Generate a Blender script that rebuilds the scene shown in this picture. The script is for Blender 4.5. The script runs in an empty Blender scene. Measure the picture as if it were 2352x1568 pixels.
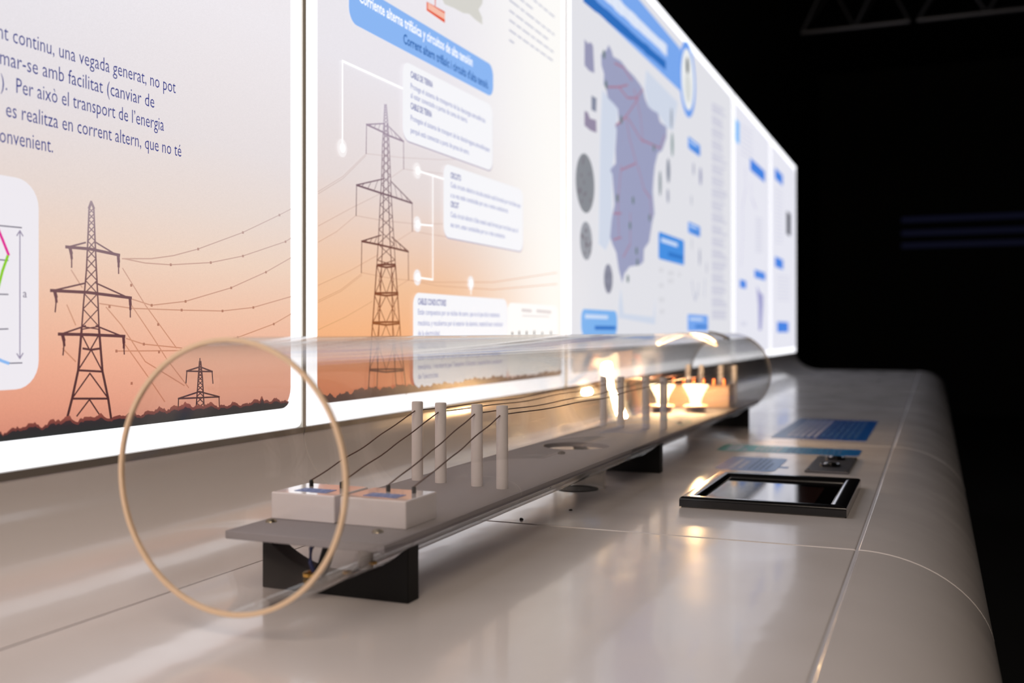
import bpy, bmesh, math, random
from mathutils import Vector, Matrix
random.seed(7)
C = bpy.context.scene
S = 0.25                       # one working unit = 0.25 m (the lens stands one unit above the counter)

# ------------------------------------------------------------------ camera, world, lights, exposure
TH = math.atan(969/2330)
cd = bpy.data.cameras.new('camera'); cam = bpy.data.objects.new('camera', cd); C.collection.objects.link(cam)
cam.location = (0, 0, 1*S); cam.rotation_euler = (math.pi/2, 0, TH)
cd.sensor_width = 36; cd.lens = 2330/2352*36; cd.shift_y = -24/2352
cd.clip_start = .02; cd.clip_end = 100
cd.dof.use_dof = True; cd.dof.focus_distance = 4.95*S; cd.dof.aperture_fstop = 3.7; cd.dof.aperture_blades = 0
C.camera = cam
wd = bpy.data.worlds.new('world'); C.world = wd; wd.use_nodes = True
wd.node_tree.nodes['Background'].inputs[0].default_value = (.01, .012, .012, 1)
wd.node_tree.nodes['Background'].inputs[1].default_value = .05
def area(name, loc, target, size, power, col):
    l = bpy.data.lights.new(name, 'AREA'); l.energy = power; l.size = size; l.color = col
    o = bpy.data.objects.new(name, l); C.collection.objects.link(o)
    o.location = Vector(loc)*S
    o.rotation_euler = (Vector(target)-Vector(loc)).to_track_quat('-Z', 'Y').to_euler()
    return o
area('hall_light', (1.0, -5.5, 8.5), (-2.6, 3.6, 0), 1.2, 50, (1, .83, .69))     # warm lamp over the visitors' side
area('hall_light', (9, 16, 11), (-2, 14, 0), .7, 3, (.85, .9, 1))
C.view_settings.view_transform = 'Standard'; C.view_settings.look = 'None'
C.view_settings.exposure = 0; C.view_settings.gamma = 1; C.view_settings.use_curve_mapping = False
C.cycles.use_denoising = True
C.cycles.max_bounces = 14; C.cycles.transparent_max_bounces = 32; C.cycles.sample_clamp_indirect = 6
C.cycles.caustics_refractive = True

# ------------------------------------------------------------------ helpers
def lin(c):
    out = []
    for v in c[:3]:
        v /= 255
        out.append(v/12.92 if v <= .04045 else ((v+.055)/1.055)**2.4)
    return tuple(out)+(1,)
MC = {}
def P(name, rgb, rough=.5, metal=0, coat=0, bump=None, spec=.5, var=0, trans=0):
    if name in MC: return MC[name]
    m = bpy.data.materials.new(name); m.use_nodes = True; nt = m.node_tree; b = nt.nodes['Principled BSDF']
    b.inputs['Base Color'].default_value = lin(rgb); b.inputs['Roughness'].default_value = rough
    b.inputs['Metallic'].default_value = metal; b.inputs['Coat Weight'].default_value = coat
    b.inputs['Coat Roughness'].default_value = .06; b.inputs['Specular IOR Level'].default_value = spec
    if trans: b.inputs['Subsurface Weight'].default_value = trans; b.inputs['Subsurface Radius'].default_value = (.02, .018, .015)
    tc = nt.nodes.new('ShaderNodeTexCoord')
    if bump:
        n = nt.nodes.new('ShaderNodeTexNoise'); n.inputs['Scale'].default_value = bump[0]; n.inputs['Detail'].default_value = 3
        bp = nt.nodes.new('ShaderNodeBump'); bp.inputs['Strength'].default_value = bump[1]; bp.inputs['Distance'].default_value = bump[2]
        nt.links.new(tc.outputs['Object'], n.inputs[0]); nt.links.new(n.outputs[0], bp.inputs['Height'])
        nt.links.new(bp.outputs[0], b.inputs['Normal']); 
        if coat: nt.links.new(bp.outputs[0], b.inputs['Coat Normal'])
    if var:
        n = nt.nodes.new('ShaderNodeTexNoise'); n.inputs['Scale'].default_value = 9; n.inputs['Detail'].default_value = 5
        r = nt.nodes.new('ShaderNodeMapRange'); r.inputs[3].default_value = rough*(1-var); r.inputs[4].default_value = rough*(1+var)
        r.inputs[1].default_value = .3; r.inputs[2].default_value = .7
        nt.links.new(tc.outputs['Object'], n.inputs[0]); nt.links.new(n.outputs[0], r.inputs[0]); nt.links.new(r.outputs[0], b.inputs['Roughness'])
    MC[name] = m; return m
def E(rgb, k=1.0):                        # ink or diffuser of a backlit sign: gives off its own colour
    name = 'lit_%d_%d_%d_%g' % (rgb[0], rgb[1], rgb[2], k)
    if name in MC: return MC[name]
    m = bpy.data.materials.new(name); m.use_nodes = True; nt = m.node_tree; b = nt.nodes['Principled BSDF']
    b.inputs['Base Color'].default_value = (.02, .02, .02, 1); b.inputs['Roughness'].default_value = .45
    b.inputs['Specular IOR Level'].default_value = .2
    b.inputs['Emission Color'].default_value = lin(rgb); b.inputs['Emission Strength'].default_value = k
    MC[name] = m; return m
def ramp(nt, stops):
    r = nt.nodes.new('ShaderNodeValToRGB'); e = r.color_ramp.elements
    while len(e) > 1: e.remove(e[-1])
    e[0].position = stops[0][0]; e[0].color = lin(stops[0][1])
    for p, c in stops[1:]:
        x = e.new(p); x.color = lin(c)
    return r
def axis_val(nt, axis, a, b):             # object coordinate (in working units) mapped a..b -> 0..1
    tc = nt.nodes.new('ShaderNodeTexCoord'); sp = nt.nodes.new('ShaderNodeSeparateXYZ'); mr = nt.nodes.new('ShaderNodeMapRange')
    nt.links.new(tc.outputs['Object'], sp.inputs[0]); nt.links.new(sp.outputs[axis], mr.inputs[0])
    mr.inputs[1].default_value = a*S; mr.inputs[2].default_value = b*S
    return mr
def EG(name, stops, a, b, side=None, k=1.0, axis=2, lit=True, rough=.3, grain=.03):   # graded print; side=(y0,y1,rgb,amount)
    m = bpy.data.materials.new(name); m.use_nodes = True; nt = m.node_tree; bs = nt.nodes['Principled BSDF']
    v = axis_val(nt, axis, a, b); r = ramp(nt, [((p-a)/(b-a), c) for p, c in stops]); nt.links.new(v.outputs[0], r.inputs[0])
    col = r.outputs[0]
    if side:
        s = axis_val(nt, 1, side[0], side[1]); mu = nt.nodes.new('ShaderNodeMath'); mu.operation = 'MULTIPLY'; mu.inputs[1].default_value = side[3]
        s.interpolation_type = 'SMOOTHSTEP'
        mx = nt.nodes.new('ShaderNodeMix'); mx.data_type = 'RGBA'
        nt.links.new(s.outputs[0], mu.inputs[0]); nt.links.new(mu.outputs[0], mx.inputs[0]); nt.links.new(col, mx.inputs[6]); mx.inputs[7].default_value = lin(side[2])
        col = mx.outputs[2]
    if grain:
        tc = nt.nodes.new('ShaderNodeTexCoord'); n = nt.nodes.new('ShaderNodeTexNoise'); n.inputs['Scale'].default_value = 900; n.inputs['Detail'].default_value = 2
        mr = nt.nodes.new('ShaderNodeMapRange'); mr.inputs[1].default_value = .3; mr.inputs[2].default_value = .7; mr.inputs[3].default_value = 1-grain; mr.inputs[4].default_value = 1+grain
        vm = nt.nodes.new('ShaderNodeVectorMath'); vm.operation = 'SCALE'
        nt.links.new(tc.outputs['Object'], n.inputs[0]); nt.links.new(n.outputs[0], mr.inputs[0])
        nt.links.new(col, vm.inputs[0]); nt.links.new(mr.outputs[0], vm.inputs['Scale']); col = vm.outputs[0]
    if lit:
        bs.inputs['Base Color'].default_value = (.02, .02, .02, 1); bs.inputs['Specular IOR Level'].default_value = .2
        nt.links.new(col, bs.inputs['Emission Color']); bs.inputs['Emission Strength'].default_value = k
    else:
        nt.links.new(col, bs.inputs['Base Color'])
    bs.inputs['Roughness'].default_value = rough
    return m
def clear(name, tint=(.985, .98, .97), rough=.015, bump=None, f0=.04, haze=0, hz=(.8, .78, .75)):
    m = bpy.data.materials.new(name); m.use_nodes = True; nt = m.node_tree; N = nt.nodes; L = nt.links
    N.remove(N['Principled BSDF']); out = N['Material Output']
    tr = N.new('ShaderNodeBsdfTransparent'); tr.inputs[0].default_value = tint+(1,)
    gl = N.new('ShaderNodeBsdfGlossy'); gl.inputs['Roughness'].default_value = rough
    lw = N.new('ShaderNodeLayerWeight'); lw.inputs[0].default_value = .5
    pw = N.new('ShaderNodeMath'); pw.operation = 'POWER'; pw.inputs[1].default_value = 6
    ml = N.new('ShaderNodeMath'); ml.operation = 'MULTIPLY_ADD'; ml.inputs[1].default_value = 1-f0; ml.inputs[2].default_value = f0
    mx = N.new('ShaderNodeMixShader')
    if bump:
        tc = N.new('ShaderNodeTexCoord'); mp = N.new('ShaderNodeMapping'); mp.inputs['Scale'].default_value = bump[3]
        n = N.new('ShaderNodeTexNoise'); n.inputs['Scale'].default_value = bump[0]; n.inputs['Detail'].default_value = 2
        bp = N.new('ShaderNodeBump'); bp.inputs['Strength'].default_value = bump[1]; bp.inputs['Distance'].default_value = bump[2]
        L.new(tc.outputs['Object'], mp.inputs[0]); L.new(mp.outputs[0], n.inputs[0]); L.new(n.outputs[0], bp.inputs['Height'])
        L.new(bp.outputs[0], gl.inputs['Normal'])
    L.new(lw.outputs['Facing'], pw.inputs[0]); L.new(pw.outputs[0], ml.inputs[0]); L.new(ml.outputs[0], mx.inputs[0])
    src = tr.outputs[0]
    if haze:
        df = N.new('ShaderNodeBsdfDiffuse'); df.inputs[0].default_value = hz+(1,)
        m2 = N.new('ShaderNodeMixShader'); m2.inputs[0].default_value = haze
        L.new(tr.outputs[0], m2.inputs[1]); L.new(df.outputs[0], m2.inputs[2]); src = m2.outputs[0]
    L.new(src, mx.inputs[1]); L.new(gl.outputs[0], mx.inputs[2]); L.new(mx.outputs[0], out.inputs[0])
    return m

ORG = {}
def link(o): C.collection.objects.link(o); return o
def thing(name, label, cat, loc, group=None):
    o = bpy.data.objects.new(name, None); link(o); o.location = Vector(loc)*S; o.empty_display_size = .02
    ORG[o.name] = Vector(loc); o['label'] = label; o['category'] = cat
    if group: o['group'] = group
    return o
class G:
    def __init__(s): s.v = []; s.f = []; s.sm = []
    def add(s, vs, fs, smooth=False):
        k = len(s.v); s.v += [tuple(x) for x in vs]; s.f += [tuple(i+k for i in f) for f in fs]; s.sm += [smooth]*len(fs); return s
    def box(s, x0, x1, y0, y1, z0, z1):
        vs = [(x, y, z) for x in (x0, x1) for y in (y0, y1) for z in (z0, z1)]
        return s.add(vs, [(0,1,3,2),(4,6,7,5),(0,4,5,1),(2,3,7,6),(0,2,6,4),(1,5,7,3)])
    def lathe(s, c, prof, n=32, smooth=True, axis='z'):     # prof: (r, h) list; closed at r=0
        vs = []; fs = []
        for r, h in prof:
            for i in range(n):
                a = 2*math.pi*i/n; p = (r*math.cos(a), r*math.sin(a), h)
                if axis == 'y': p = (p[0], p[2], p[1])
                if axis == 'x': p = (p[2], p[0], p[1])
                vs.append((c[0]+p[0], c[1]+p[1], c[2]+p[2]))
        for k in range(len(prof)-1):
            for i in range(n):
                j = (i+1) % n; q = (k*n+i, k*n+j, (k+1)*n+j, (k+1)*n+i)
                fs.append(q if axis != 'y' else q[::-1])
        return s.add(vs, fs, smooth)
    def cyl(s, c, r, h, n=24, axis='z'):
        return s.lathe(c, [(1e-4, 0), (r, 0), (r, 0), (r, h), (r, h), (1e-4, h)], n, True, axis)
    def tube(s, pts, r, n=6):
        pts = [Vector(p) for p in pts]; vs = []; fs = []
        for i, p in enumerate(pts):
            d = (pts[min(i+1, len(pts)-1)]-pts[max(i-1, 0)]).normalized()
            u = d.cross(Vector((0, 0, 1)));  u = u.normalized() if u.length > 1e-4 else Vector((1, 0, 0))
            w = d.cross(u)
            for k in range(n):
                a = 2*math.pi*k/n; vs.append(p+u*r*math.cos(a)+w*r*math.sin(a))
        for i in range(len(pts)-1):
            for k in range(n):
                j = (k+1) % n; fs.append((i*n+k, i*n+j, (i+1)*n+j, (i+1)*n+k))
        fs.append(tuple(range(n))[::-1]); fs.append(tuple((len(pts)-1)*n+k for k in range(n)))
        return s.add(vs, fs, True)
    def extrude(s, prof, y0, y1, smooth=False):              # closed profile of (x, z), along y
        n = len(prof); vs = [(x, y0, z) for x, z in prof]+[(x, y1, z) for x, z in prof]
        fs = [tuple(range(n)), tuple(range(2*n-1, n-1, -1))]
        s.add(vs, fs, False)
        k = len(s.v)-2*n
        for i in range(n):
            j = (i+1) % n; s.f.append((k+i, k+n+i, k+n+j, k+j)); s.sm.append(smooth)
        return s
def obj(name, g, mat, parent=None, base=None, label=None, cat=None, group=None, kind=None, bevel=0, seg=2, fixn=True):
    o0 = ORG[parent.name] if parent else Vector(base or (0, 0, 0))
    me = bpy.data.meshes.new(name)
    me.from_pydata([((Vector(v)-o0)*S)[:] for v in g.v], [], g.f)
    me.polygons.foreach_set('use_smooth', g.sm)
    if fixn:
        b = bmesh.new(); b.from_mesh(me); bmesh.ops.remove_doubles(b, verts=b.verts, dist=1e-6)
        bmesh.ops.recalc_face_normals(b, faces=b.faces); b.to_mesh(me); b.free()
    me.materials.append(mat); me.update()
    if any(g.sm): me.set_sharp_from_angle(angle=math.radians(40))
    o = bpy.data.objects.new(name, me); link(o)
    if parent: o.parent = parent
    else: o.location = o0*S
    ORG[o.name] = o0
    if label: o['label'] = label
    if cat: o['category'] = cat
    if group: o['group'] = group
    if kind: o['kind'] = kind
    if bevel:
        m = o.modifiers.new('bevel', 'BEVEL'); m.width = bevel*S; m.segments = seg; m.limit_method = 'ANGLE'; m.angle_limit = math.radians(35)
        m.harden_normals = False
    return o
def cut(o, g, origin=(0,0,0)):                               # boolean difference, baked
    c = obj('cutter', g, o.data.materials[0], base=tuple(ORG[o.name])); 
    c.location = (0, 0, 0) if o.parent else o.location
    if o.parent: c.parent = o.parent
    m = o.modifiers.new('cut', 'BOOLEAN'); m.object = c; m.operation = 'DIFFERENCE'; m.solver = 'EXACT'
    bpy.context.view_layer.update()
    me = bpy.data.meshes.new_from_object(o.evaluated_get(bpy.context.evaluated_depsgraph_get()))
    o.modifiers.clear(); o.data = me; me.set_sharp_from_angle(angle=math.radians(40))
    bpy.data.objects.remove(c)
def copy_thing(o, loc, label=None, group=None):
    r = o.copy(); link(r); r.location = Vector(loc)*S; ORG[r.name] = Vector(loc)
    if label: r['label'] = label
    if group: r['group'] = group
    for ch in list(o.children):
        c = ch.copy(); link(c); c.parent = r
        for gch in list(ch.children):
            d = gch.copy(); link(d); d.parent = c
    return r

# ------------------------------------------------------------------ room
M_dark = P('black_paint', (22, 24, 24), .8, bump=(30, .2, .002))
M_carpet = P('black_carpet', (20, 20, 21), .95, bump=(300, .5, .002))
def struct(name, g, m): return obj(name, g, m, kind='structure')
FZ = -3.7
struct('floor', G().box(-6.2, 26, -14, 62, FZ-.3, FZ), M_carpet)
struct('ceiling', G().box(-6.2, 26, -14, 62, 16, 16.3), M_dark)
struct('wall_left', G().box(-6.5, -6.2, -14, 62, FZ, 16), M_dark)
struct('wall_right', G().box(26, 26.3, -14, 62, FZ, 16), M_dark)
struct('wall_back', G().box(-6.5, 26.3, 62, 62.3, FZ, 16), M_dark)
struct('wall_front', G().box(-6.5, 26.3, -14.3, -14, FZ, 16), M_dark)

# ------------------------------------------------------------------ counter bench
WX = -3.32; CREASE = -2.71; SEAM = -.325
M_count = P('satin_white_laminate', (222, 216, 214), .2, coat=.35, bump=(5, .22, .004), spec=.5, var=.25)
M_seam = P('seam_filler', (205, 203, 208), .35)
M_core = P('bench_core', (90, 88, 86), .7)
bench = thing('exhibit_bench', 'long off-white exhibit counter with coved back and rounded front edge under the lit panels', 'counter', (-1.6, 4.89, FZ))
JY = [-4.05, .42, 4.89, 9.36, 13.83, 18.3, 22.77, 27.3]
gap = .006
cove = []
for i in range(17):
    a = math.pi/2*i/16; cove.append((CREASE-.61*math.sin(a)+0, .42-.42*math.cos(a)))
cove = cove[::-1]            # from wall top to crease
front = []
for i in range(21):
    a = math.pi/2*i/20; front.append((SEAM+gap+.57*math.sin(a), -.42+.42*math.cos(a)))
front.append((.17, FZ+.35))
for k in range(len(JY)-1):
    y0, y1 = JY[k]+gap, JY[k+1]-gap
    obj('top_panel', G().box(CREASE+gap*.4, SEAM-gap, y0, y1, -.09, 0), M_count, bench, bevel=.008, seg=3)
    pr = cove+[(CREASE-gap*.4, 0), (CREASE-gap*.4, -.05), (WX-.06, -.05), (WX-.06, .42)]
    obj('cove_panel', G().extrude(pr, y0, y1, True), M_count, bench, bevel=0)
    pr = front+[(.08, FZ+.35), (.08, -.5), (SEAM+gap, -.09)]
    obj('front_panel', G().extrude(pr, y0, y1, True), M_count, bench, bevel=.006)
core = G().extrude([(WX-.02, -.052), (SEAM-.02, -.1), (SEAM-.02, -3.2), (WX-.02, -3.2)], JY[0]+.02, JY[-1]-.02)
obj('core', core, M_core, bench)
sf = G().box(SEAM-gap*1.0, SEAM+gap*1.0, JY[0]+.02, JY[-1]-.02, -.07, -.004)
obj('seam_strip', sf, M_seam, bench, label='pale filler strip in the long joint')
for y in JY[1:-1]:
    pr = [(x-.003, z-.004) for x, z in front[:-1]]
    obj('seam_strip', G().box(CREASE, SEAM, y-gap, y+gap, -.07, -.006), M_seam, bench)
    obj('seam_strip', G().extrude(pr+[(.1, -.5), (SEAM+gap, -.09)], y-gap*1.1, y+gap*1.1, True), M_seam, bench)
obj('plinth', G().box(WX, .0, JY[0], JY[-1], FZ, FZ+.35), P('plinth_black', (20, 20, 20), .6), bench)

# ------------------------------------------------------------------ light boxes
TT, CC, SS = math.tan(TH), math.cos(TH), math.sin(TH)
def W(u, v):                                     # where a mark seen at (u, v) lies on the plane of the lit panels: (y, z)
    t = (u-1176)/2330; d = -WX/(SS-t*CC)
    return d*(CC+t*SS), 1-(v-760)/2330*d
BZ, TZ = .445, 5.28
def rrect(y0, y1, z0, z1, r, n=7):
    pts = []
    for cy, cz, a0 in ((y1-r, z1-r, 0), (y0+r, z1-r, 90), (y0+r, z0+r, 180), (y1-r, z0+r, 270)):
        for i in range(n+1):
            a = math.radians(a0+90*i/n); pts.append((cy+r*math.cos(a), cz+r*math.sin(a)))
    return pts
LAY = .0022
def flat(pts, lay):                              # pts (y, z) on the wall plane, lay = print layer
    g = G(); x = WX+LAY*lay
    g.add([(x, y, z) for y, z in pts], [tuple(range(len(pts)))]); return g
def slab(pts, x0, x1):
    g = G(); n = len(pts)
    g.add([(x0, y, z) for y, z in pts]+[(x1, y, z) for y, z in pts], [tuple(range(n)), tuple(range(2*n-1, n-1, -1))]+[(i, (i+1) % n, n+(i+1) % n, n+i) for i in range(n)])
    return g
def lines(g, segs, w, lay, px=True):             # polylines as flat strips on the wall plane
    if px and w < .012 and lay == 5: w *= 1.3
    x = WX+LAY*lay
    for s in segs:
        p = [Vector(W(*q)) if px else Vector(q) for q in s]
        for a, b in zip(p, p[1:]):
            d = (b-a); 
            if d.length < 1e-6: continue
            n = Vector((-d.y, d.x)).normalized()*w/2; e = d.normalized()*w*.3
            q = [a-e+n, a-e-n, b+e-n, b+e+n]
            g.add([(x, c.x, c.y) for c in q], [(0, 1, 2, 3)])
    return g
def text(g, s, y0, y1, z, xh, lay=6, bold=0, floor=None):    # text fitted between y0 and y1, baseline z; floor: (x_line, zsurf) for lettering lying on the counter
    cu = bpy.data.curves.new('t', 'FONT'); cu.body = s; cu.size = 1; cu.resolution_u = 2; cu.offset = bold
    o = bpy.data.objects.new('t', cu); link(o); bpy.context.view_layer.update()
    me = bpy.data.meshes.new_from_object(o.evaluated_get(bpy.context.evaluated_depsgraph_get()))
    xs = [v.co.x for v in me.vertices]; a, b = min(xs), max(xs); k = (y1-y0)/(b-a); sz = xh/.5
    vs = []
    for v in me.vertices:
        vs.append((WX+LAY*lay, y0+(v.co.x-a)*k, z+v.co.y*sz))
    g.add(vs, [tuple(p.vertices) for p in me.polygons])
    bpy.data.objects.remove(o); bpy.data.curves.remove(cu); bpy.data.meshes.remove(me)
    return g
def ptext(g, s, u0, u1, v1, u_ref, xh, **k):     # between columns u0 and u1; baseline at (u_ref, v1)
    return text(g, s, W(u0, 0)[0], W(u1, 0)[0], W(u_ref, v1)[1], xh, **k)

M_diff = E((250, 250, 255), 1.6)
M_joint = P('grey_joint', (205, 202, 192), .6)
M_cab = P('white_cabinet', (225, 225, 228), .4)
M_alu = P('dark_alu_rail', (128, 122, 114), .45, metal=.3)
PB = [(.42, 4.89), (4.89, 9.36), (9.36, 18.3), (18.3, 22.77), (22.77, 27.24)]
def lightbox(y0, y1, label, sheet):
    t = thing('light_box', label, 'light box', (WX, y0, BZ), 'backlit exhibit panels')
    g = .018
    obj('cabinet', slab(rrect(y0+g, y1-g, BZ+.01, TZ, .04), WX-.36, WX-.05), M_cab, t)
    obj('diffuser', slab(rrect(y0+g, y1-g, BZ+.01, TZ, .04), WX-.052, WX), M_diff, t, bevel=.012, seg=2)
    obj('joint_cover', G().box(WX-.3, WX+.004, y0-.0165, y0+.0165, .452, TZ-.03), M_joint, t)
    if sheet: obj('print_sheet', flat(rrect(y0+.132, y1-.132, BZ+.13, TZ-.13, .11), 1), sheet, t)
    return t
def LW(g): return g
sky1 = EG('print_sunset', [(.12, (206, 132, 112)), (.25, (226, 152, 126)), (.42, (236, 170, 142)), (.65, (238, 190, 164)), (.9, (236, 208, 190)), (1.15, (230, 215, 209)), (1.5, (228, 222, 226)), (2.2, (236, 234, 242)), (4.8, (243, 243, 250))], .1, 4.85, side=(2.0, 3.9, (255, 230, 205), .12))
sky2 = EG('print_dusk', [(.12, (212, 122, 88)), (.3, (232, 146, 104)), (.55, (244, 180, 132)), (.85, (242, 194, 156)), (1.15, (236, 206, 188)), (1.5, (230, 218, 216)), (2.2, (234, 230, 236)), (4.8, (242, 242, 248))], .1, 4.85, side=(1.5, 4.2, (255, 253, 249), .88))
sheet3 = E((226, 226, 232), 1)
sheet4 = E((232, 232, 242), 1)
B = []
labs = ['lit panel nearest the camera, sunset print with two pylons and dark blue text',
        'second lit panel, with a tall lattice pylon print, blue banner and three white captions',
        'widest lit panel, showing a grey violet map under a blue banner',
        'narrow lit panel just beyond the map panel, with three small blue labels',
        'last narrow lit panel at the dark far end of the row']
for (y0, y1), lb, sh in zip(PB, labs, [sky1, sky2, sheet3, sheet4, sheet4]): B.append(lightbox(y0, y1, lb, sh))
back = lightbox(-4.05, .42, 'unseen blank lit panel added beside and behind the camera to light the bench', sheet4)  # added panel, wholly out of view, there to throw light on the bench
rail = thing('panel_rail', 'thin grey metal rail under the row of lit panels', 'rail', (WX, 4.89, .42))
for k in range(len(JY)-1):
    obj('rail_length', G().box(WX-.36, WX+.004, JY[k]+.004, JY[k+1]-.004, .421, .452), M_alu, rail)

# ---- panel 1 prints
b1 = B[0]
ink = E((52, 60, 136), 1)
xh = .043
for s, u0, u1, v, ur in [('nt continu, una vegada generat, no pot', -9, 400, 214, 397), ('mar-se amb facilitat (canviar de', -4, 351, 247, 346), (').  Per això el transport de l\u2019energia', -2, 373, 301, 372), ('es realitza en corrent altern, que no té', 10, 413, 360, 411), ('onvenient.', -5, 118, 351, 118)]:
    obj('text_line', ptext(G(), s, u0, u1, v, ur, xh, lay=4, bold=-.004), ink, b1)
def y_(u): return W(u, 0)[0]
card = obj('diagram_card', flat(rrect(1.6, W(86, 0)[0], .772, 1.60, .11), 3), E((238, 234, 240), 1), b1, label='white rounded card with a wave diagram')
for sg in ([(-40, 515), (45, 523)], [(-40, 594), (14, 598)], [(-40, 675), (14, 676)], [(-40, 757), (14, 755)], [(12, 834), (46, 833)]): obj('level_line', lines(G(), [sg], .0035, 5), E((95, 90, 110), 1), card)
gi = lines(G(), [[(41, 530), (41, 823)], [(34, 541), (41, 530), (48, 542)], [(34, 812), (41, 823), (48, 811)]], .004, 5)
obj('letter', ptext(G(), 'a', 48, 57, 683, 52, .024, lay=5), E((120, 112, 132), 1), card)
obj('dimension_arrow', gi, E((150, 140, 165), 1), card)
for nm, sg, c in (('curve_line', [[(-40, 455), (0, 550), (14, 585)]], (225, 40, 150)), ('curve_line', [[(-30, 740), (0, 622), (12, 588)]], (140, 205, 40)), ('curve_line', [[(-30, 815), (0, 829), (14, 834)]], (140, 185, 240))):
    obj(nm, lines(G(), sg, .012, 6), E(c, 1), card)
tow1 = EG('ink_pylon_near', [(.1, (64, 34, 34)), (.5, (96, 58, 60)), (.8, (120, 88, 92)), (1.0, (150, 128, 136)), (1.3, (188, 174, 182)), (1.5, (206, 196, 204))], .1, 1.6, grain=0)
wir1 = EG('ink_cable_near', [(.2, (196, 118, 88)), (.6, (206, 150, 122)), (1.0, (204, 176, 166)), (1.5, (214, 204, 206))], .1, 1.6, grain=0)
def lattice(g, L, R, w, lay, n=1.0):             # L, R: matching edge polylines (u, v); X bracing between
    lines(g, [L, R], w, lay)
    def at(pl, v):
        for a, b in zip(pl, pl[1:]):
            if a[1] <= v <= b[1]: return a[0]+(b[0]-a[0])*(v-a[1])/(b[1]-a[1])
        return pl[-1][0]
    v = L[0][1]; end = L[-1][1]
    while v < end-2:
        wd_ = max(at(R, v)-at(L, v), 5); v2 = min(v+wd_*n, end)
        lines(g, [[(at(L, v), v), (at(R, v2), v2)], [(at(R, v), v), (at(L, v2), v2)]], w*.62, lay)
        v = v2
g = G()
lattice(g, [(200, 478), (197, 556), (194, 620), (187, 700), (183, 756)], [(211, 478), (214, 556), (217, 620), (221, 700), (223, 756)], .0065, 5, 1.15)
lines(g, [[(200, 478), (205, 464), (211, 478)], [(183, 756), (175, 850), (161, 915), (149, 962)], [(223, 756), (231, 853), (244, 915), (251, 962)]], .010, 5)
lines(g, [[(175, 850), (231, 853)], [(161, 915), (244, 915)], [(186, 800), (205, 803), (226, 800)]], .007, 5)
lines(g, [[(205, 803), (176, 848)], [(205, 803), (230, 851)], [(202, 857), (163, 912)], [(202, 857), (243, 913)], [(201, 917), (172, 955)], [(201, 917), (226, 955)], [(183, 768), (201, 803)], [(223, 768), (203, 803)]], .0055, 5)
for yl, (lu, lv), (ru, rv), tl, ql, qr in ((572, (147, 567), (270, 586), 557, (160, 614), (268, 628)), (672, (112, 667), (297, 684), 650, (122, 716), (295, 728)), (765, (130, 767), (282, 772), 748, (140, 815), (281, 813))):
    cxl, cxr = 192, 216
    lines(g, [[(lu, lv), (lu+(ru-lu)*.45, lv+(rv-lv)*.25), (ru, rv)]], .010, 5)
    lines(g, [[(lu+6, lv), (cxl, tl)], [(ru-6, rv), (cxr, tl)]], .0055, 5)
    lines(g, [[(lu+9, lv+2), (lu+12, lv+14)], [(ru-3, rv), (ru-2, rv+14)]], .017, 5)
    lines(g, [[(lu+11, lv+6), (lu+13, lv+26)], [(ru-2, rv+6), (ru-2, rv+26)]], .010, 5)
    lines(g, [[(lu+13, lv+20), ql], [(ru-2, rv+20), qr]], .0055, 5)
obj('printed_pylon', g, tow1, b1, label='large dark lattice pylon print')
g = G()
lattice(g, [(454, 830), (451, 870), (446, 940)], [(457, 830), (461, 870), (465, 940)], .007, 5, 1.0)
lines(g, [[(455, 823), (455, 835)], [(424, 852), (455, 842), (484, 853)], [(424, 852), (484, 853)], [(425, 852), (423, 879)], [(483, 853), (485, 880)], [(405, 915), (454, 899), (500, 911)], [(405, 915), (500, 911)], [(406, 915), (405, 935)], [(499, 911), (500, 935)]], .006, 5)
obj('printed_pylon', g, tow1, b1, label='small distant pylon print')
for sg in ([[(277, 594), (344, 594), (395, 587), (451, 572), (554, 534), (638, 494), (665, 480)], [(281, 594), (330, 604), (388, 608), (480, 603), (554, 588), (652, 555), (665, 547)],
 [(297, 686), (344, 701), (422, 692), (527, 661), (607, 625), (665, 592)], [(225, 697), (300, 708), (413, 712), (507, 714), (578, 706), (665, 681)], [(263, 806), (411, 805), (542, 775), (625, 744), (665, 721)],
 [(286, 777), (326, 790), (415, 799)], [(278, 616), (330, 700), (402, 799)], [(298, 700), (345, 770), (380, 825), (430, 890)], [(283, 790), (333, 860), (375, 922)], [(150, 700), (170, 746)], [(240, 705), (275, 746), (330, 830), (420, 885)], [(160, 620), (185, 660)], [(140, 800), (170, 830)]]):
    obj('printed_cable', lines(G(), [sg], .0056, 4), wir1, b1)
bl = G()
for u, v in [(388, 608), (451, 572), (554, 534), (638, 494), (480, 603), (554, 588), (652, 555), (344, 701), (422, 692), (527, 661), (607, 625), (247, 704), (413, 712), (507, 714), (578, 706), (263, 806), (326, 790), (361, 808), (411, 805), (542, 775), (625, 744), (297, 655), (359, 745), (298, 880)]:
    lines(bl, [[(u-1.0, v), (u+1.0, v)]], .0125, 5)
obj('printed_cable_spacers', bl, EG('ink_spacers', [(.2, (176, 104, 80)), (.7, (180, 128, 106)), (1.4, (196, 180, 180))], .1, 1.6, grain=0), b1, kind='stuff')
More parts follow.
